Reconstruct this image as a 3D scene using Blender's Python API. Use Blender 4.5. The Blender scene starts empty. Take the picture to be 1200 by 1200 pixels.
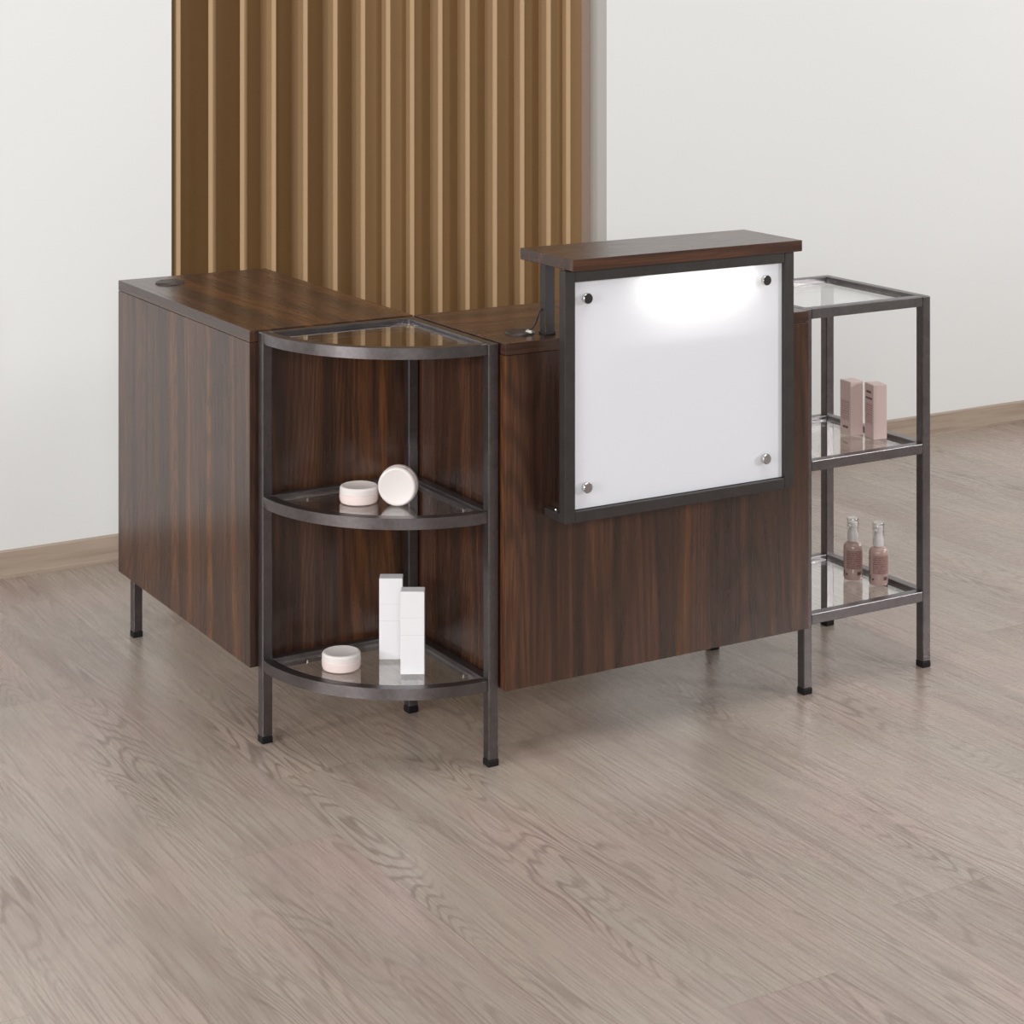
import bpy, bmesh, math, random
from mathutils import Vector, Matrix, Quaternion
random.seed(4)
S = bpy.context.scene
COL = S.collection
PI = math.pi

# ------------------------------------------------------------------ materials
class NT:
    """small wrapper that makes node graphs short to write"""
    def __init__(s, name):
        s.m = bpy.data.materials.new(name); s.m.use_nodes = True
        s.t = s.m.node_tree; s.t.nodes.clear()
        s.out = s.t.nodes.new('ShaderNodeOutputMaterial')
    def n(s, kind, **kw):
        nd = s.t.nodes.new('ShaderNode' + kind)
        for k, v in kw.items(): setattr(nd, k, v)
        return nd
    def put(s, sock, v):
        if v is None: return
        if hasattr(v, 'is_output') or isinstance(v, bpy.types.NodeSocket): s.t.links.new(v, sock)
        else: sock.default_value = v
    def math(s, op, a, b=None, c=None, clamp=False):
        nd = s.n('Math', operation=op, use_clamp=clamp)
        s.put(nd.inputs[0], a); s.put(nd.inputs[1], b)
        if c is not None: s.put(nd.inputs[2], c)
        return nd.outputs[0]
    def mix(s, f, a, b, blend='MIX'):
        nd = s.n('Mix', data_type='RGBA', blend_type=blend, clamp_factor=True)
        s.put(nd.inputs[0], f); s.put(nd.inputs[6], a); s.put(nd.inputs[7], b)
        return nd.outputs[2]
    def noise(s, vec, scale=1.0, detail=2.0, rough=.5, dist=0.0):
        nd = s.n('TexNoise'); s.put(nd.inputs['Vector'], vec)
        nd.inputs['Scale'].default_value = scale; nd.inputs['Detail'].default_value = detail
        nd.inputs['Roughness'].default_value = rough; nd.inputs['Distortion'].default_value = dist
        return nd.outputs[0]
    def mapping(s, vec, scale=(1,1,1), loc=(0,0,0)):
        nd = s.n('Mapping'); s.put(nd.inputs[0], vec)
        nd.inputs['Scale'].default_value = scale; nd.inputs['Location'].default_value = loc
        return nd.outputs[0]
    def ramp(s, f, stops, interp='LINEAR'):
        nd = s.n('ValToRGB'); s.put(nd.inputs[0], f); r = nd.color_ramp; r.interpolation = interp
        while len(r.elements) < len(stops): r.elements.new(.5)
        for e, (p, c) in zip(r.elements, stops):
            e.position = p; e.color = c if len(c) == 4 else (*c, 1)
        return nd.outputs[0]
    def rng(s, f, a, b, c, d):
        nd = s.n('MapRange'); s.put(nd.inputs[0], f)
        for i, v in enumerate((a, b, c, d)): nd.inputs[i+1].default_value = v
        return nd.outputs[0]
    def bump(s, h, strength, dist=.001):
        nd = s.n('Bump'); s.put(nd.inputs['Height'], h)
        nd.inputs['Strength'].default_value = strength; nd.inputs['Distance'].default_value = dist
        return nd.outputs[0]
    def principled(s, color, rough=.5, metal=0.0, spec=.5, normal=None, **kw):
        p = s.n('BsdfPrincipled'); s.put(p.inputs['Base Color'], color)
        s.put(p.inputs['Roughness'], rough); s.put(p.inputs['Metallic'], metal)
        s.put(p.inputs['Specular IOR Level'], spec)
        if normal is not None: s.put(p.inputs['Normal'], normal)
        for k, v in kw.items(): s.put(p.inputs[k], v)
        return p.outputs[0]
    def done(s, sh):
        s.t.links.new(sh, s.out.inputs[0]); return s.m

def lin(r, g, b):
    f = lambda c: (c/12.92 if c <= .04045 else ((c+.055)/1.055)**2.4)
    return (f(r/255), f(g/255), f(b/255), 1)

def plain(name, col, rough=.5, metal=0.0, spec=.5, var=.03, scale=40, **kw):
    t = NT(name); v = t.n('TexCoord').outputs['Object']
    nz = t.noise(v, scale, 3)
    c2 = tuple(min(1, c*(1+var)) for c in col[:3]) + (1,)
    c1 = tuple(c*(1-var) for c in col[:3]) + (1,)
    return t.done(t.principled(t.mix(nz, c1, c2), rough, metal, spec, **kw))

def walnut(name, axis, seed=0.0):
    """dark walnut veneer, grain running along the given axis"""
    t = NT(name); v = t.n('TexCoord').outputs['Object']
    def sc(a, b):                       # a across the grain, b along the grain
        s = [a, a, a]; s[axis] = b; return s
    off = (seed*3.1, seed*1.7, seed*2.3)
    warp = t.noise(t.mapping(v, sc(5, .8), off), 1, 2)
    vv = t.n('VectorMath', operation='ADD'); t.put(vv.inputs[0], v)
    sh = t.n('CombineXYZ'); w = t.math('MULTIPLY', t.math('SUBTRACT', warp, .5), .075)
    for i in range(3):
        if i != axis: t.put(sh.inputs[i], w)
    t.put(vv.inputs[1], sh.outputs[0]); v2 = vv.outputs[0]
    band = t.noise(t.mapping(v2, sc(15, .26), off), 1, 3, .5)
    c = t.ramp(band, [(.26, lin(52, 35, 27)), (.40, lin(72, 48, 36)), (.47, lin(55, 38, 30)), (.56, lin(92, 60, 43)), (.66, lin(64, 44, 34)), (.8, lin(106, 69, 46))])
    # paler sapwood streaks
    stk = t.noise(t.mapping(v2, sc(18, .2), (7+seed, 3+seed, 5+seed)), 1, 3, .55)
    c = t.mix(t.rng(stk, .56, .68, 0, .8), c, lin(122, 76, 38))
    # cathedral figure
    fg = t.noise(t.mapping(v, sc(3.6, .30), (2+seed*2, 9, 4)), 1, 1.6, .45)
    rings = t.math('SINE', t.math('MULTIPLY', fg, 430))
    c = t.mix(t.math('MULTIPLY', t.rng(rings, -.4, 1, 0, 1), .42), c, lin(42, 28, 22))
    fine = t.noise(t.mapping(v2, sc(330, 7), off), 1, 3, .6)
    c = t.mix(t.rng(fine, .36, .60, .6, 0), c, lin(40, 27, 21))
    rg = t.rng(fine, .3, .7, .29, .21)
    return t.done(t.principled(c, rg, 0, .62, t.bump(fine, .10, .0006)))

def floor_mat():
    t = NT('oak_floor'); v = t.n('TexCoord').outputs['Object']
    sp = t.n('SeparateXYZ'); t.put(sp.inputs[0], v); X, Y = sp.outputs[0], sp.outputs[1]
    PW, PL = .2035, 1.45
    u = t.math('DIVIDE', t.math('SUBTRACT', X, .237), PW)
    row = t.math('FLOOR', u); fu = t.math('SUBTRACT', u, row)
    wn = t.n('TexWhiteNoise', noise_dimensions='1D'); t.put(wn.inputs['W'], t.math('ADD', row, 31.37))
    shift = wn.outputs['Value']
    q = t.math('ADD', t.math('DIVIDE', Y, PL), shift)
    pl = t.math('FLOOR', q); fq = t.math('SUBTRACT', q, pl)
    cb = t.n('CombineXYZ'); t.put(cb.inputs[0], row); t.put(cb.inputs[1], pl)
    wn2 = t.n('TexWhiteNoise', noise_dimensions='2D'); t.put(wn2.inputs['Vector'], cb.outputs[0])
    h = wn2.outputs['Value']
    base = t.ramp(h, [(0, lin(150, 134, 125)), (.35, lin(163, 149, 138)), (.7, lin(154, 138, 130)), (1, lin(169, 155, 144))])
    # shift the texture differently on every plank
    offv = t.n('VectorMath', operation='SCALE'); t.put(offv.inputs[0], wn2.outputs['Color']); offv.inputs['Scale'].default_value = 37.0
    ad = t.n('VectorMath', operation='ADD'); t.put(ad.inputs[0], v); t.put(ad.inputs[1], offv.outputs[0]); vp = ad.outputs[0]
    cloud = t.noise(t.mapping(vp, (5, 1.6, 1)), 1, 3, .55)
    c = t.mix(t.rng(cloud, .3, .65, 0, .9), base, t.ramp(t.noise(t.mapping(vp, (3, 2, 1), (4, 8, 0)), 1, 2), [(.3, lin(176, 153, 145)), (.55, lin(162, 153, 141)), (.75, lin(140, 122, 114))]))
    # cathedral grain
    f1 = t.noise(t.mapping(vp, (9, 1.15, 1)), 1, 1.6, .5)
    f1 = t.math('ADD', f1, t.math('MULTIPLY', t.noise(t.mapping(vp, (70, 6, 1)), 1, 2), .022))
    ring = t.rng(t.math('SINE', t.math('MULTIPLY', f1, 210)), .25, 1, 0, 1)
    patch = t.rng(t.noise(t.mapping(vp, (8, 1.6, 1), (3, 1, 0)), 1, 2), .44, .68, 0.05, .66)
    c = t.mix(t.math('MULTIPLY', ring, patch), c, lin(112, 96, 87))
    gr = t.noise(t.mapping(vp, (260, 6, 1)), 1, 4, .65)
    c = t.mix(t.rng(gr, .46, .68, 0, .52), c, lin(116, 100, 92))
    stain = t.rng(t.noise(t.mapping(vp, (11, .9, 1), (11, 2, 0)), 1, 3), .57, .74, 0, .6)
    c = t.mix(stain, c, lin(128, 111, 103))
    # joints
    e1 = t.math('LESS_THAN', t.math('MULTIPLY', t.math('MINIMUM', fu, t.math('SUBTRACT', 1, fu)), PW), .0009)
    e2 = t.math('LESS_THAN', t.math('MULTIPLY', t.math('MINIMUM', fq, t.math('SUBTRACT', 1, fq)), PL), .0009)
    e = t.math('MAXIMUM', e1, e2)
    c = t.mix(t.math('MULTIPLY', e, .35), c, lin(112, 95, 84))
    hgt = t.math('SUBTRACT', t.math('MULTIPLY', gr, -.5), e)
    return t.done(t.principled(c, t.rng(gr, .3, .8, .24, .32), 0, .6, t.bump(hgt, .15, .0008)))

def board_mat():
    t = NT('baseboard_oak'); v = t.n('TexCoord').outputs['Object']
    g = t.noise(t.mapping(v, (3.0, 60, 70)), 1, 4, .6)
    c = t.ramp(g, [(.3, lin(142, 124, 110)), (.5, lin(160, 143, 128)), (.7, lin(170, 154, 139))])
    return t.done(t.principled(c, .5, 0, .4))

def steel(name, c1, c2, rough, metal=.85, bstr=.2):
    t = NT(name); v = t.n('TexCoord').outputs['Object']
    a = t.noise(v, 150, 2, .5); b = t.noise(v, 35, 2)
    c = t.mix(t.rng(t.math('ADD', t.math('MULTIPLY', a, .5), t.math('MULTIPLY', b, .5)), .35, .65, 0, 1), c1, c2)
    return t.done(t.principled(c, t.rng(b, .3, .7, rough-.01, rough+.02), metal, .5, t.bump(a, bstr, .0006) if bstr else None))

def glass_mat(name, tint, f0=.18):
    """thin clear pane: Fresnel mirror over a see-through sheet"""
    t = NT(name); g = t.n('NewGeometry')
    dp = t.n('VectorMath', operation='DOT_PRODUCT'); t.put(dp.inputs[0], g.outputs['Incoming']); t.put(dp.inputs[1], g.outputs['Normal'])
    k = t.math('POWER', t.math('SUBTRACT', 1, t.math('ABSOLUTE', dp.outputs['Value'])), 5)
    nz = t.noise(t.n('TexCoord').outputs['Object'], 3)
    f = t.math('MULTIPLY_ADD', k, 1-f0, t.rng(nz, 0, 1, f0-.001, f0+.001), clamp=True)
    gl = t.n('BsdfGlossy'); gl.inputs['Roughness'].default_value = 0.0; gl.inputs['Color'].default_value = (1, 1, 1, 1)
    tr = t.n('BsdfTransparent'); tr.inputs['Color'].default_value = tint
    mx = t.n('MixShader'); t.put(mx.inputs[0], f); t.put(mx.inputs[1], tr.outputs[0]); t.put(mx.inputs[2], gl.outputs[0])
    return t.done(mx.outputs[0])

def opal_mat():
    t = NT('opal_white_panel'); v = t.n('TexCoord').outputs['Object']
    c = t.mix(t.noise(v, 6), (.88, .90, .95, 1), (.89, .91, .96, 1))
    p = t.principled(c, .18, 0, .4)
    tl = t.n('BsdfTranslucent'); t.put(tl.inputs[0], (.9, .9, .88, 1))
    mx = t.n('MixShader'); mx.inputs[0].default_value = .18
    t.put(mx.inputs[1], p); t.put(mx.inputs[2], tl.outputs[0])
    return t.done(mx.outputs[0])

def wall_mat():
    t = NT('white_plaster'); v = t.n('TexCoord').outputs['Object']
    n = t.noise(v, 1.3, 3); f = t.noise(v, 160, 3)
    c = t.mix(n, lin(215, 216, 215), lin(219, 220, 219))
    return t.done(t.principled(c, .85, 0, .2, t.bump(f, .05, .0005)))

def label_mat(name, base, ink, axis_scale, duty):
    """fine printed lines, as unreadable small text"""
    t = NT(name); v = t.n('TexCoord').outputs['Object']
    sp = t.n('SeparateXYZ'); t.put(sp.inputs[0], v)
    s = t.math('FRACT', t.math('MULTIPLY', sp.outputs[2], axis_scale))
    words = t.rng(t.noise(t.mapping(v, (500, 500, axis_scale)), 1, 1), .42, .5, 0, 1)
    f = t.math('MULTIPLY', t.math('LESS_THAN', s, duty), words)
    return t.done(t.principled(t.mix(f, base, ink), .5, 0, .3))

WZ = walnut('walnut_upright', 2, 0.3); WZ2 = walnut('walnut_upright_front', 2, 3.4); WZ3 = walnut('walnut_upright_inner', 2, 4.6)
WX = walnut('walnut_lengthways', 0, 1.2); WY = walnut('walnut_crossways', 1, 5.7)
FLOOR = floor_mat(); BOARD = board_mat(); WALL = wall_mat()
STEEL = steel('clear_coated_grey_steel', lin(107, 103, 104), lin(121, 117, 118), .32, .95, 0)
FRAME = steel('charcoal_powder_coat', lin(54, 50, 48), lin(62, 58, 56), .42, .3, .05)
CHROME = plain('polished_steel', (.62, .6, .58, 1), .16, 1.0, .5, .02)
SATIN = plain('satin_steel', (.42, .40, .39, 1), .38, 1.0, .5, .04, 300)
RUBBER = plain('black_rubber', lin(22, 21, 22), .6, 0, .3)
BLACKP = plain('black_plastic', lin(34, 31, 30), .42, 0, .5)
GROM = plain('dark_brown_plastic', lin(52, 42, 38), .4, 0, .5)
PLUG = plain('pale_plastic', lin(210, 205, 198), .4)
GLASS = glass_mat('clear_glass', (.965, .975, .97, 1)); GLASS_B = glass_mat('bronze_tinted_glass', (.90, .88, .86, 1))
OPAL = opal_mat()
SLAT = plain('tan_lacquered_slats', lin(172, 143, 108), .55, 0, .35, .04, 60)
RECESS_SHADE = plain('brown_recess_shade', lin(124, 95, 60), .6, 0, .25, .05, 50)
TRIMC = plain('mushroom_board', lin(176, 158, 144), .6, 0, .3)
LIDW = plain('white_plastic_lid', lin(230, 223, 220), .35, 0, .45, .01)
JARP = plain('blush_pink_jar', lin(240, 222, 218), .28, 0, .5, .02)
CARDW = plain('white_card', lin(238, 237, 240), .45, 0, .4, .01)
CARDG = plain('pale_grey_card', lin(222, 221, 226), .45, 0, .4, .01)
CARDP = plain('blush_card', lin(210, 186, 181), .4, 0, .4, .02)
PRINT = plain('dark_brown_print', lin(96, 74, 70), .5)
PRINT2 = label_mat('fine_brown_text', lin(204, 176, 171), lin(162, 128, 122), 210, .5)
BOTP = plain('rose_bottle', lin(180, 152, 144), .25, 0, .5, .02, **{'Coat Weight': .3})
LABP = label_mat('rose_label_text', lin(162, 130, 123), lin(126, 94, 90), 230, .5)
PUMPW = plain('white_pump', lin(236, 232, 230), .35, 0, .5, .01)
CAPC = glass_mat('clear_cap', (.95, .95, .95, 1), .05)
LED = NT('led_strip'); _e = LED.n('Emission'); _e.inputs[0].default_value = (1, .97, .9, 1); _e.inputs[1].default_value = 6; LED = LED.done(_e.outputs[0])

# ------------------------------------------------------------------ objects
ROOT = {}                                    # base point of every Empty, so parts can be written in room metres
def base_of(o):
    while o is not None:
        if o.name in ROOT: return ROOT[o.name]
        o = o.parent
    return Vector((0, 0, 0))
def obj(name, bm, mat, parent=None, smooth=None):
    me = bpy.data.meshes.new(name)
    off = base_of(parent)
    bmesh.ops.translate(bm, verts=bm.verts, vec=-off)
    bmesh.ops.recalc_face_normals(bm, faces=bm.faces)
    bm.to_mesh(me); bm.free()
    if smooth is not None:
        me.shade_smooth(); me.set_sharp_from_angle(angle=math.radians(smooth))
    me.materials.append(mat)
    o = bpy.data.objects.new(name, me); COL.objects.link(o)
    if parent is not None: o.parent = parent
    return o
def thing(name, label, cat, loc=(0, 0, 0), group=None):
    o = bpy.data.objects.new(name, None); COL.objects.link(o); o.location = loc
    o.empty_display_size = .05
    ROOT[o.name] = Vector(loc); o['label'] = label; o['category'] = cat
    if group: o['group'] = group
    return o
def struct(name, bm, mat, label=None):
    o = obj(name, bm, mat); o['kind'] = 'structure'
    if label: o['label'] = label
    return o
def dup(root, loc, quat, label):
    r = root.copy(); COL.objects.link(r); r.location = loc; r['label'] = label
    r.rotation_mode = 'QUATERNION'; r.rotation_quaternion = quat
    for ch in list(root.children):
        c = ch.copy(); COL.objects.link(c); c.parent = r
        for g in ch.children:
            d = g.copy(); COL.objects.link(d); d.parent = c
    return r

def box(x0, x1, y0, y1, z0, z1, bev=.0012, bm=None, seg=2):
    new = bmesh.new()
    bmesh.ops.create_cube(new, size=1)
    for v in new.verts:
        v.co = Vector(((x0+x1)/2+v.co.x*(x1-x0), (y0+y1)/2+v.co.y*(y1-y0), (z0+z1)/2+v.co.z*(z1-z0)))
    if bev: bmesh.ops.bevel(new, geom=list(new.edges), offset=bev, segments=seg, profile=.5, affect='EDGES')
    if bm is None: return new
    return join(bm, new)
def join(a, b):
    me = bpy.data.meshes.new('tmp'); b.to_mesh(me); b.free(); a.from_mesh(me); bpy.data.meshes.remove(me); return a
def lathe(prof, c=(0, 0, 0), n=48):
    """prof: (radius, z) from bottom to top, on the axis at both ends or open"""
    bm = bmesh.new(); rings = []
    for r, z in prof:
        if r < 1e-6: rings.append([bm.verts.new((c[0], c[1], c[2]+z))])
        else: rings.append([bm.verts.new((c[0]+r*math.cos(2*PI*i/n), c[1]+r*math.sin(2*PI*i/n), c[2]+z)) for i in range(n)])
    for a, b in zip(rings, rings[1:]):
        for i in range(n):
            j = (i+1) % n
            if len(a) == 1 and len(b) == 1: continue
            if len(a) == 1: bm.faces.new((a[0], b[i], b[j]))
            elif len(b) == 1: bm.faces.new((a[i], a[j], b[0]))
            else: bm.faces.new((a[i], a[j], b[j], b[i]))
    return bm
def prism(pts, z0, z1, bev=0):
    bm = bmesh.new()
    lo = [bm.verts.new((x, y, z0)) for x, y in pts]; hi = [bm.verts.new((x, y, z1)) for x, y in pts]
    n = len(pts)
    bm.faces.new(lo[::-1]); bm.faces.new(hi)
    for i in range(n): bm.faces.new((lo[i], lo[(i+1) % n], hi[(i+1) % n], hi[i]))
    if bev:
        bmesh.ops.bevel(bm, geom=[e for e in bm.edges if abs(e.verts[0].co.z-e.verts[1].co.z) < 1e-6], offset=bev, segments=2, profile=.5, affect='EDGES')
    return bm
def tube(path, r, n=10):
    bm = bmesh.new(); rings = []
    P = [Vector(p) for p in path]
    for i, p in enumerate(P):
        d = (P[min(i+1, len(P)-1)]-P[max(i-1, 0)]).normalized()
        a = d.orthogonal().normalized(); b = d.cross(a)
        if rings:                            # keep the frame from twisting
            a = (pa-d*pa.dot(d)).normalized(); b = d.cross(a)
        pa = a
        rings.append([bm.verts.new(p+r*(a*math.cos(2*PI*k/n)+b*math.sin(2*PI*k/n))) for k in range(n)])
    for a, b in zip(rings, rings[1:]):
        for k in range(n): bm.faces.new((a[k], a[(k+1) % n], b[(k+1) % n], b[k]))
    bm.faces.new(rings[0][::-1]); bm.faces.new(rings[-1])
    return bm
def post(x0, y0, top, parent, name='post', s=.0202, mat=None):
    p = obj(name, box(x0, x0+s, y0, y0+s, .012, top, .0018), mat or STEEL, parent)
    e = .0008
    obj('foot', box(x0-e, x0+s+e, y0-e, y0+s+e, 0, .0125, .002), RUBBER, p)
    return p

# ------------------------------------------------------------------ setting
YW = 1.219; NX0, NX1, NYB = -.0148, 1.2402, 1.3095
struct('floor', box(-4.5, 6, -5.5, 1.5, -.05, 0, 0), FLOOR, 'pale greyish beige oak plank floor')
wall = prism([(-4.5, YW), (NX0, YW), (NX0, NYB), (NX1, NYB), (NX1, YW), (6, YW), (6, 1.5), (-4.5, 1.5)], 0, 2.7)
struct('wall_back', wall, WALL, 'white back wall with a shallow recess for the slats')
def baseboard(x0, x1):
    pr = [(YW, .0), (YW-.012, .0), (YW-.012, .0085), (YW-.0105, .0095), (YW-.0105, .060), (YW-.008, .0627), (YW, .0627)]
    bm = bmesh.new()
    a = [bm.verts.new((x0, y, z)) for y, z in pr]; b = [bm.verts.new((x1, y, z)) for y, z in pr]
    bm.faces.new(a); bm.faces.new(b[::-1])
    for i in range(len(pr)): bm.faces.new((a[i], b[i], b[(i+1) % len(pr)], a[(i+1) % len(pr)]))
    return bm
struct('baseboard_left', baseboard(-4.5, NX0), BOARD, 'oak baseboard left of the slatted recess')
struct('baseboard_right', baseboard(NX1, 6), BOARD, 'oak baseboard right of the slatted recess')

# slatted cladding in the recess: fins with recessed ground between them
YF = 1.228
fins = [(0.0007, 0.0128, 1.292), (0.0847, 0.097, 1.292), (0.1679, 0.1803, 1.292), (0.2524, 0.2651, 1.299), (0.3384, 0.3513, 1.301), (0.4211, 0.4343, 1.2905), (0.4991, 0.5125, 1.2818), (0.571, 0.5845, 1.2535), (0.6401, 0.6538, 1.250), (0.7228, 0.7367, 1.2723), (0.8042, 0.8183, 1.2716), (0.8869, 0.9012, 1.271), (0.9708, 0.9854, 1.2613), (1.0534, 1.0682, 1.2697), (1.1155, 1.1305, 1.248)]
fins[0] = (fins[0][0], fins[0][1], 1.243)
pts = [(NX0+.0005, NYB-.0005), (NX0+.0005, fins[0][2])]
for k, (x0, x1, yr) in enumerate(fins):
    lean = .6*(yr-YF) if k in (1, 2) else 0          # two left slats slanted to hide their lit sides and deepen the shade
    if yr != pts[-1][1]: pts.append((pts[-1][0], yr))
    pts += [(x0+lean, yr), (x0, YF+.002), (x0+.0015, YF), (x1-.002, YF), (x1, YF+.002)]
    pts.append((x1+lean*.9, yr))
pts += [(1.1770, fins[-1][2]), (1.1770, NYB-.0005)]
clean = [pts[0]]
for p in pts[1:]:
    if abs(p[0]-clean[-1][0])+abs(p[1]-clean[-1][1]) > 1e-6: clean.append(p)
sw = thing('slatted_wall_panel', 'tan panel of upright slats set into the white back wall behind the desks', 'wall panel', (.6, 1.28, 0))
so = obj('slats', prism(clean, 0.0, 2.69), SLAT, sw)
so.data.materials.append(RECESS_SHADE)
for f in so.data.polygons:                     # shade in the recesses between the slats is put into a darker colour
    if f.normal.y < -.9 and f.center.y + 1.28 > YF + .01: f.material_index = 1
obj('end_board', box(1.1985, NX1-.0005, 1.3020, NYB-.0005, 0, 2.69, .001), TRIMC, sw)['label'] = 'greyish mauve end board'

# ------------------------------------------------------------------ desks
H, TH = .75, .021
W, L, R, L2, PT = .337, .6967, .3475, .681, .018

def grommet(parent, x, y, r, gx=None):
    g = obj('cable_grommet', lathe([(0, 0), (r, 0), (r, .0015), (r*.93, .004), (r*.72, .0048), (r*.70, .0042), (0, .0042)], (x, y, H)), GROM, parent, 35)
    g['label'] = 'dark round cable grommet'
    obj('grommet_slot', box(x+r*.25, x+r*.6, y-r*.28, y+r*.28, H+.0038, H+.0046, .0003), BLACKP, g)
    return g

dk = thing('reception_desk', 'walnut side desk at the left, its long outer panel facing left, standing on steel legs', 'desk', (-W/2, L/2, 0), 'two walnut desks of the reception counter')
obj('desktop', box(-W, .0005, .0006, L, H-TH, H, .0010), WY, dk)
obj('side_panel', box(-W, -W+PT, .0006, L, .1337, H-TH-.0008, .0008), WZ, dk)
obj('end_panel', box(-W+PT+.0003, .0003, .0030, .0030+PT, .1337, H-TH-.0008, .0008), WZ3, dk)
for lx in (-W+PT+.0005, -.0207): post(lx, .655, H-TH, dk, 'leg')
obj('rail', box(-W+PT+.0212, -.0212, .655, .6752, H-TH-.0215, H-TH-.0012, .0012), STEEL, dk)
grommet(dk, -.257, .6036, .031)

fd = thing('reception_desk', 'walnut front desk carrying the raised counter, its front panel facing the room', 'desk', (L2/2, -R/2, 0), 'two walnut desks of the reception counter')
obj('desktop', box(.0013, L2, -R, .0, H-TH, H, .0010), WX, fd)
obj('front_panel', box(.0013, L2, -R, -R+PT, .1358, H-TH-.0008, .0008), WZ2, fd)
obj('end_panel', box(.0015, .0015+PT, -R+PT+.0003, -.002, .1358, H-TH-.0008, .0008), WZ3, fd)
obj('end_panel', box(L2-PT-.0002, L2-.0002, -R+PT+.0003, -.002, .1358, H-TH-.0008, .0008), WZ3, fd)
grommet(fd, .077, -.269, .028)

# ------------------------------------------------------------------ corner shelf (quarter round)
PS = .0202
cs = thing('corner_shelf', 'quarter-round steel and glass shelf in the inner corner between the two walnut desks', 'shelf', (-.16, -.16, 0))
XA, XB, YA, YB = -.3236, -.0027, -.0062, -.3297      # outer faces of the posts
ZT = .7487
post(XA, YA-PS, ZT, cs); post(XB-PS, YB, ZT, cs); post(XB-PS, YA-PS, ZT, cs)
CX, CY, RO = XB-PS, YA-PS, .2990
def arc(r, n=40, a0=PI, a1=1.5*PI):
    return [(CX+r*math.cos(a0+(a1-a0)*i/n), CY+r*math.sin(a0+(a1-a0)*i/n)) for i in range(n+1)]
for k, zt in enumerate((ZT, .4507, .1525)):
    z0 = zt-.0200
    cr = prism(arc(RO)+arc(RO-PS+.001)[::-1], z0, zt, .0018)
    obj('curved_rail', cr, STEEL, cs, 30)
    obj('side_rail', box(XA+PS-.0004, XB-PS+.0004, YA-PS+.001, YA-.001, z0, zt, .0016), STEEL, cs)
    obj('side_rail', box(XB-PS+.001, XB-.001, YB+PS-.0004, YA-PS+.0004, z0, zt, .0016), STEEL, cs)
    ri = RO-PS
    gp = [(CX-.0012, CY-.0012)] + arc(ri-.0004, 40, PI+.006, 1.5*PI-.006)
    gp = [(min(x, CX-.0006), min(y, CY-.0006)) for x, y in gp]
    gz = zt-.0065
    o = obj('glass_shelf', prism(gp, gz-.005, gz, .0004), GLASS if k else GLASS_B, cs)
    for px, py in ((CX-.004, -.245), (-.235, CY-.004)):
        obj('shelf_pin', lathe([(0, 0), (.003, 0), (.003, .006), (0, .006)], (px, py, gz-.0115), 12), CHROME, cs, 40)
GZC = (.4507-.0065, .1525-.0065)

# ------------------------------------------------------------------ display shelf (rectangular)
ds = thing('display_shelf', 'open rectangular steel shelf with glass tiers standing at the right end of the front desk', 'shelf', (.845, -.17, 0))
X0, X1, Y0, Y1 = .6832, 1.0075, -.3296, -.0062
for px in (X0, X1-PS):
    for py in (Y0, Y1-PS): post(px, py, .7495, ds)
for zt in (.7495, .4525, .1545):
    z0 = zt-.0202
    for ya in (Y0, Y1-PS): obj('long_rail', box(X0+PS-.0004, X1-PS+.0004, ya+.0002, ya+PS-.0002, z0, zt, .0014), STEEL, ds)
    for xa in (X0, X1-PS): obj('cross_rail', box(xa+.0002, xa+PS-.0002, Y0+PS-.0004, Y1-PS+.0004, z0, zt, .0014), STEEL, ds)
    gz = zt-.007
    obj('glass_shelf', box(X0+PS+.0004, X1-PS-.0004, Y0+PS+.0004, Y1-PS-.0004, gz-.005, gz, .0004), GLASS, ds)
    for px, py in ((X0+PS+.004, -.09), (X0+PS+.004, -.25), (X1-PS-.004, -.09), (X1-PS-.004, -.25)):
        obj('shelf_pin', lathe([(0, 0), (.003, 0), (.003, .006), (0, .006)], (px, py, gz-.0115), 12), CHROME, ds, 40)
GZD = (.4525-.007, .1545-.007)

# ------------------------------------------------------------------ raised counter with lit panel
rc = thing('raised_counter', 'raised walnut ledge above a backlit white panel in a charcoal frame on the front desk', 'counter', (.335, -.34, H))
FX0, FX1, FY0, FY1, FZ0, FZ1, FB = .0810, .5890, -.4180, -.3980, .4356, .8802, .0212
obj('counter_top', box(.0890, .5985, -.4310, -.2500, .8812, .9020, .0010), WX, rc)
for fx in (FX0, FX1-FB): obj('frame_upright', box(fx, fx+FB, FY0, FY1, FZ0, FZ1, .0010), FRAME, rc)
for fz in (FZ0, FZ1-FB+.001): obj('frame_bar', box(FX0+FB+.0002, FX1-FB-.0002, FY0+.0003, FY1, fz, fz+FB-.001, .0010), FRAME, rc)
wp = obj('white_panel', box(FX0+FB+.0003, FX1-FB-.0003, -.4085, -.4035, FZ0+FB, FZ1-FB+.0008, .0003), OPAL, rc)
wp['label'] = 'white backlit panel'
def bolt_part(prof, x, y, z, mat, par, name):
    bm = lathe(prof, (0, 0, 0), 32)
    bmesh.ops.rotate(bm, verts=bm.verts, cent=(0, 0, 0), matrix=Matrix.Rotation(PI/2, 3, 'X'))
    bmesh.ops.translate(bm, verts=bm.verts, vec=(x, y, z))
    return obj(name, bm, mat, par, 35)
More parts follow.
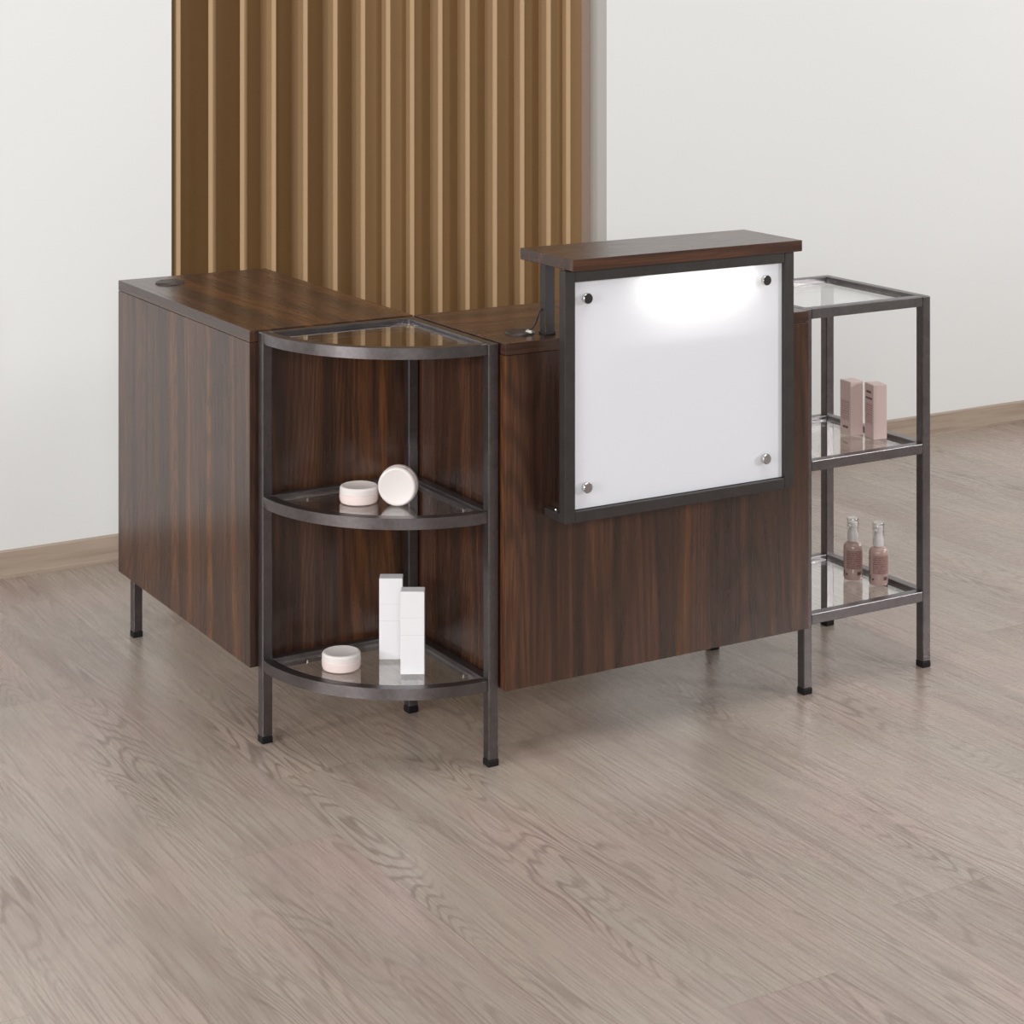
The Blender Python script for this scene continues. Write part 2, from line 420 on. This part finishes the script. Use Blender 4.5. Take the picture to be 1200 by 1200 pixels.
for bx, bz in ((.1285, .8295), (.5250, .8305), (.1280, .4952), (.5245, .4972)):
    r_ = .0095; top = bz > .6
    b = bolt_part([(0, 0), (r_*.62, 0), (r_*.62, .0035), (r_*.97, .0036), (r_, .0046), (r_, .0110), (r_*.93, .0118), (0, .0118)], bx, -.4085, bz, CHROME, rc, 'standoff_bolt')
    h = bolt_part([(0, .0118), (r_*.92, .0118), (r_*.86, .0126), (0, .0127)], bx, -.4085, bz, BLACKP if top else SATIN, b, 'bolt_cap')  # upper caps coloured black to stand for a dark reflection in the metal
    if top: h['label'] = 'bolt cap coloured black for a dark reflection'
for px in (.1067, .5560):
    p = obj('rear_post', box(px, px+.0200, -.3100, -.2900, H+.004, .8812, .0012), FRAME, rc)
    obj('post_foot', box(px-.0015, px+.0215, -.3115, -.2885, H, H+.0045, .0010), BLACKP, p)
for bx in (FX0+.0004, FX1-FB):
    b = obj('bracket', box(bx, bx+.0200, FY1+.0002, -R-.0002, FZ0+.0004, FZ0+.0150, .0010), FRAME, rc)
    obj('bracket_screw', lathe([(0, 0), (.0042, 0), (.0038, .0022), (0, .0030)], (bx+.010, -.372, FZ0+.0150), 16), CHROME, b, 40)
lb = obj('light_bar', box(.28, .48, -.3740, -.3600, .8690, .8808, .0010), BLACKP, rc)
obj('led_strip', box(.285, .475, -.3725, -.3615, .8680, .8692, .0002), LED, lb)
hs = box(.20, .55, -.4025, -.3560, .7350, .7380, .0003)
box(.20, .55, -.3590, -.3560, .7381, .8808, .0003, hs)
obj('light_shield', hs, BLACKP, rc)  # unseen plates added to keep the panel lamp's spill off the floor
path = []
A, B, Cc, Dd = Vector((.1066, -.3000, .7955)), Vector((.092, -.299, .792)), Vector((.1035, -.297, .770)), Vector((.0865, -.285, .7568))
for i in range(21):
    t = i/20
    path.append(A*(1-t)**3 + B*3*t*(1-t)**2 + Cc*3*t*t*(1-t) + Dd*t**3)
cb = obj('power_cable', tube(path, .0017), BLACKP, rc, 60); cb['label'] = 'thin black cable from the post to the grommet'
d_ = (Dd-path[-3]).normalized()
obj('cable_plug', tube([Dd, Dd+d_*.004+Vector((0, 0, .0005)), Dd+Vector((-.003, -.009, -.001)), Dd+Vector((-.001, -.013, -.0012))], .0028, 12), PLUG, cb, 60)

# ------------------------------------------------------------------ cosmetics on the corner shelf
def make_jar():
    j = thing('cosmetic_jar', 'pale pink jar with white lid lying flat on the middle tier of the corner shelf', 'jar', (0, 0, 0), 'pink and white jars on the corner shelf')
    r = .0356
    obj('jar_body', lathe([(0, 0), (r-.006, 0), (r-.0022, .0018), (r-.0004, .006), (r, .0165), (r-.0012, .0172), (r-.0014, .0178), (0, .0178)], n=64), JARP, j, 30)
    obj('jar_lid', lathe([(0, .0180), (r-.0014, .0180), (r-.0003, .0184), (r-.0006, .0270), (r-.0026, .0300), (r-.0048, .0307), (r-.0060, .0302), (0, .0300)], n=64), LIDW, j, 30)
    return j
jar = make_jar(); jar.rotation_mode = 'QUATERNION'
jar.location = (-.1757, -.1227, GZC[0])
a = Vector((.648, .762, 0)).normalized()
base = Vector((-.1334, -.1889, GZC[0]+.0356)) + a*.0307
dup(jar, base, Vector((0, 0, 1)).rotation_difference(-a), 'jar standing on its rim beside the flat jar, round white lid facing out')
dup(jar, (-.2080, -.1160, GZC[1]), Quaternion((1, 0, 0, 0)), 'pale pink jar with white lid beside the two tall white boxes on the bottom tier')

def make_white_box():
    j = thing('product_box', 'tall white box standing behind the other white box on the bottom tier', 'box', (0, 0, 0), 'tall white boxes on the corner shelf')
    w, dp, h = .0215, .030, .148
    b = obj('carton', box(-w, w, 0, dp, 0, h, .0008), CARDW, j)
    obj('grey_band', box(-w+.0006, w-.0006, -.0002, .0002, .0700, .0702+.0008, 0), CARDG, b)  # thin, slightly greyer lines across the front face
    obj('grey_band', box(-w+.0006, w-.0006, -.0002, .0002, .1010, .1018, 0), CARDG, b)
    obj('top_flap', box(-w+.001, w-.001, .001, dp-.001, h-.0003, h+.0004, .0002), CARDW, b)
    return j
wb = make_white_box(); wb.rotation_mode = 'QUATERNION'
ang = math.atan2(-.0215, .0364)
qz = lambda t: Quaternion((0, 0, 1), t)
wb.location = (-.1100, -.1215, GZC[1]); wb.rotation_quaternion = qz(ang)
dup(wb, (-.1132, -.2122, GZC[1]), qz(ang), 'tall white box standing in front, nearest the curved rail on the bottom tier')

# ------------------------------------------------------------------ cosmetics on the display shelf
def make_pink_box():
    j = thing('product_box', 'blush pink box on the middle glass tier, the one nearer the walnut desk', 'box', (0, 0, 0), 'blush pink boxes on the display shelf')
    w, dp, h = .0312, .0375, .111
    b = obj('carton', box(0, w, 0, dp, 0, h, .0008), CARDP, j)
    obj('side_text', box(-.0003, .0002, .005, dp-.005, .030, .072, 0), PRINT2, b)
    obj('top_flap', box(.001, w-.001, .001, dp-.001, h-.0003, h+.0005, .0002), CARDP, b)
    return j
def text_rows(j, rows):
    b = j.children[0]
    bm = bmesh.new()
    for y0, y1, z0, z1 in rows:
        n = max(2, int((y1-y0)/.0042))
        for i in range(n):
            ya = y0+(y1-y0)*i/n; yb = ya+(y1-y0)/n*.78
            box(-.0004, .0001, ya, yb, z0, z1, 0, bm)
            if i % 2 == 0: box(-.0004, .0001, ya, yb-.0008, z1+.0006, z1+.0012, 0, bm)
    me = bpy.data.meshes.new('printed_lettering'); bm.to_mesh(me); bm.free(); me.materials.append(PRINT)
    o = bpy.data.objects.new('printed_lettering', me); COL.objects.link(o); o.parent = b
    return o
pb = make_pink_box(); pb.rotation_mode = 'QUATERNION'
pb.location = (.9254, -.1792, GZD[0]); pb.rotation_quaternion = qz(math.radians(-5))
pb2 = dup(pb, (.9445, -.2285, GZD[0]), qz(math.radians(-12)), 'blush pink box on the middle glass tier, the one farther from the desk')
text_rows(pb, [(.009, .028, .0140, .0185)])
text_rows(pb2, [(.010, .030, .0925, .0970), (.006, .033, .0800, .0835)])

def make_bottle():
    j = thing('pump_bottle', 'rose pump bottle with clear cap on the bottom glass tier, the one nearer the desk', 'bottle', (0, 0, 0), 'rose pump bottles on the display shelf')
    r = .0196
    b = obj('bottle_body', lathe([(0, 0), (r-.004, 0), (r-.001, .0012), (r, .0045), (r, .066), (r-.0010, .0705), (r-.004, .0745), (r-.009, .0768), (.0095, .0775), (.0095, .079), (0, .079)], n=48), BOTP, j, 30)
    # printed back label: a curved patch and dark marks
    def patch(a0, a1, z0, z1, rr, n=14):
        bm = bmesh.new(); lo = []; hi = []
        for rad in (rr, rr-.0004):
            lo.append([bm.verts.new((rad*math.cos(a0+(a1-a0)*i/n), rad*math.sin(a0+(a1-a0)*i/n), z0)) for i in range(n+1)])
            hi.append([bm.verts.new((rad*math.cos(a0+(a1-a0)*i/n), rad*math.sin(a0+(a1-a0)*i/n), z1)) for i in range(n+1)])
        for i in range(n):
            bm.faces.new((lo[0][i], lo[0][i+1], hi[0][i+1], hi[0][i])); bm.faces.new((lo[1][i+1], lo[1][i], hi[1][i], hi[1][i+1]))
            bm.faces.new((hi[0][i], hi[0][i+1], hi[1][i+1], hi[1][i])); bm.faces.new((lo[0][i+1], lo[0][i], lo[1][i], lo[1][i+1]))
        for i in (0, n): bm.faces.new((lo[0][i], hi[0][i], hi[1][i], lo[1][i]))
        return bm
    va = math.atan2(-.767, -.642)
    lab = obj('label', patch(va-.72, va+1.25, .024, .062, r+.0002), LABP, b)
    for q0, q1, z0, z1 in ((.45, .95, .0120, .0190), (-1.45, -1.21, .006, .012), (-1.45, -1.21, .021, .029), (-1.25, -1.01, .013, .020), (-.85, -.61, .011, .015), (-1.5, -1.26, .052, .056)):
        obj('printed_mark', patch(va+q0, va+q1, z0, z1, r+.0003, 6), PRINT, b)
    p = obj('pump', lathe([(0, .079), (.0108, .079), (.0108, .0925), (.0100, .0945), (.0086, .1000), (.0074, .1060), (.0074, .1080), (.0090, .1088), (.0092, .1170), (.0078, .1186), (0, .1190)], n=32), PUMPW, j, 30)
    obj('nozzle', box(-.012, .002, -.0032, .0032, .1090, .1135, .001), PUMPW, p)
    c = lathe([(.0122, .0800), (.0122, .1245), (.0112, .1265), (0, .1268), (0, .1256), (.0106, .1252), (.0112, .1240), (.0112, .0800), (.0122, .0800)], n=40)
    obj('clear_cap', c, CAPC, j, 30)['label'] = 'clear plastic cap'
    return j
bt = make_bottle(); bt.rotation_mode = 'QUATERNION'
bt.location = (.9390, -.1710, GZD[1])
dup(bt, (.9610, -.2250, GZD[1]), qz(math.radians(6)), 'rose pump bottle with clear cap on the bottom glass tier, nearer the front rail')

# ------------------------------------------------------------------ light and camera
w = bpy.data.worlds.new('studio'); S.world = w; w.use_nodes = True
bg = w.node_tree.nodes['Background']; bg.inputs[0].default_value = (1, .99, .98, 1); bg.inputs[1].default_value = .10
def area(name, loc, target, sx, sy, power, col=(1, 1, 1)):
    l = bpy.data.lights.new(name, 'AREA'); l.shape = 'RECTANGLE'; l.size = sx; l.size_y = sy; l.energy = power; l.color = col
    o = bpy.data.objects.new(name, l); COL.objects.link(o); o.location = loc
    o.rotation_mode = 'QUATERNION'
    o.rotation_quaternion = (Vector(target)-Vector(loc)).to_track_quat('-Z', 'Y')
    return o
area('softbox_camera', (-2.6, -4.6, 2.0), (-.6, -.6, 0), 1.5, 1.2, 92, (1, .985, .98))
area('softbox_left', (-3.8, -2.0, 1.4), (.2, .7, .35), 1.2, 1.1, 52, (1, .985, .975))
area('softbox_side', (-3.3, -.3, 1.15), (0, 0, .3), .3, .3, 28, (1, .98, .97))
area('softbox_front', (3.2, -3.1, 1.6), (.6, .4, .4), .6, .55, 52, (1, .985, .975))
area('softbox_top', (.3, -1.2, 3.7), (.3, -.2, 0), 3.4, 2.4, 78, (1, .99, .98))
area('fill_right', (4.9, -.9, 2.4), (1.9, .5, 0), 1.6, 1.4, 72, (1, .985, .97))  # unseen fill lamp added to brighten the floor and wall at the right
area('fill_low', (-3.0, -1.0, .5), (-.5, 1.2, .3), 1.0, .6, 8, (1, .985, .975))  # unseen wash lamp added to lift the lower left wall
area('panel_lamp', (.374, -.366, .850), (.374, -.4085, .828), .225, .030, 2.5, (1, .97, .92))

cam = bpy.data.cameras.new('camera'); co = bpy.data.objects.new('camera', cam); COL.objects.link(co)
co.location = (-1.84696, -3.49548, 1.42795); co.rotation_euler = (PI/2, 0, -.53345)
cam.sensor_width = 36; cam.lens = 2421.85*36/1200
cam.shift_x = (600-598.74)/1200; cam.shift_y = -(600+46.67)/1200
S.camera = co
S.view_settings.view_transform = 'Standard'; S.view_settings.look = 'None'
S.view_settings.gamma = 1; S.view_settings.exposure = 0; S.view_settings.use_curve_mapping = False
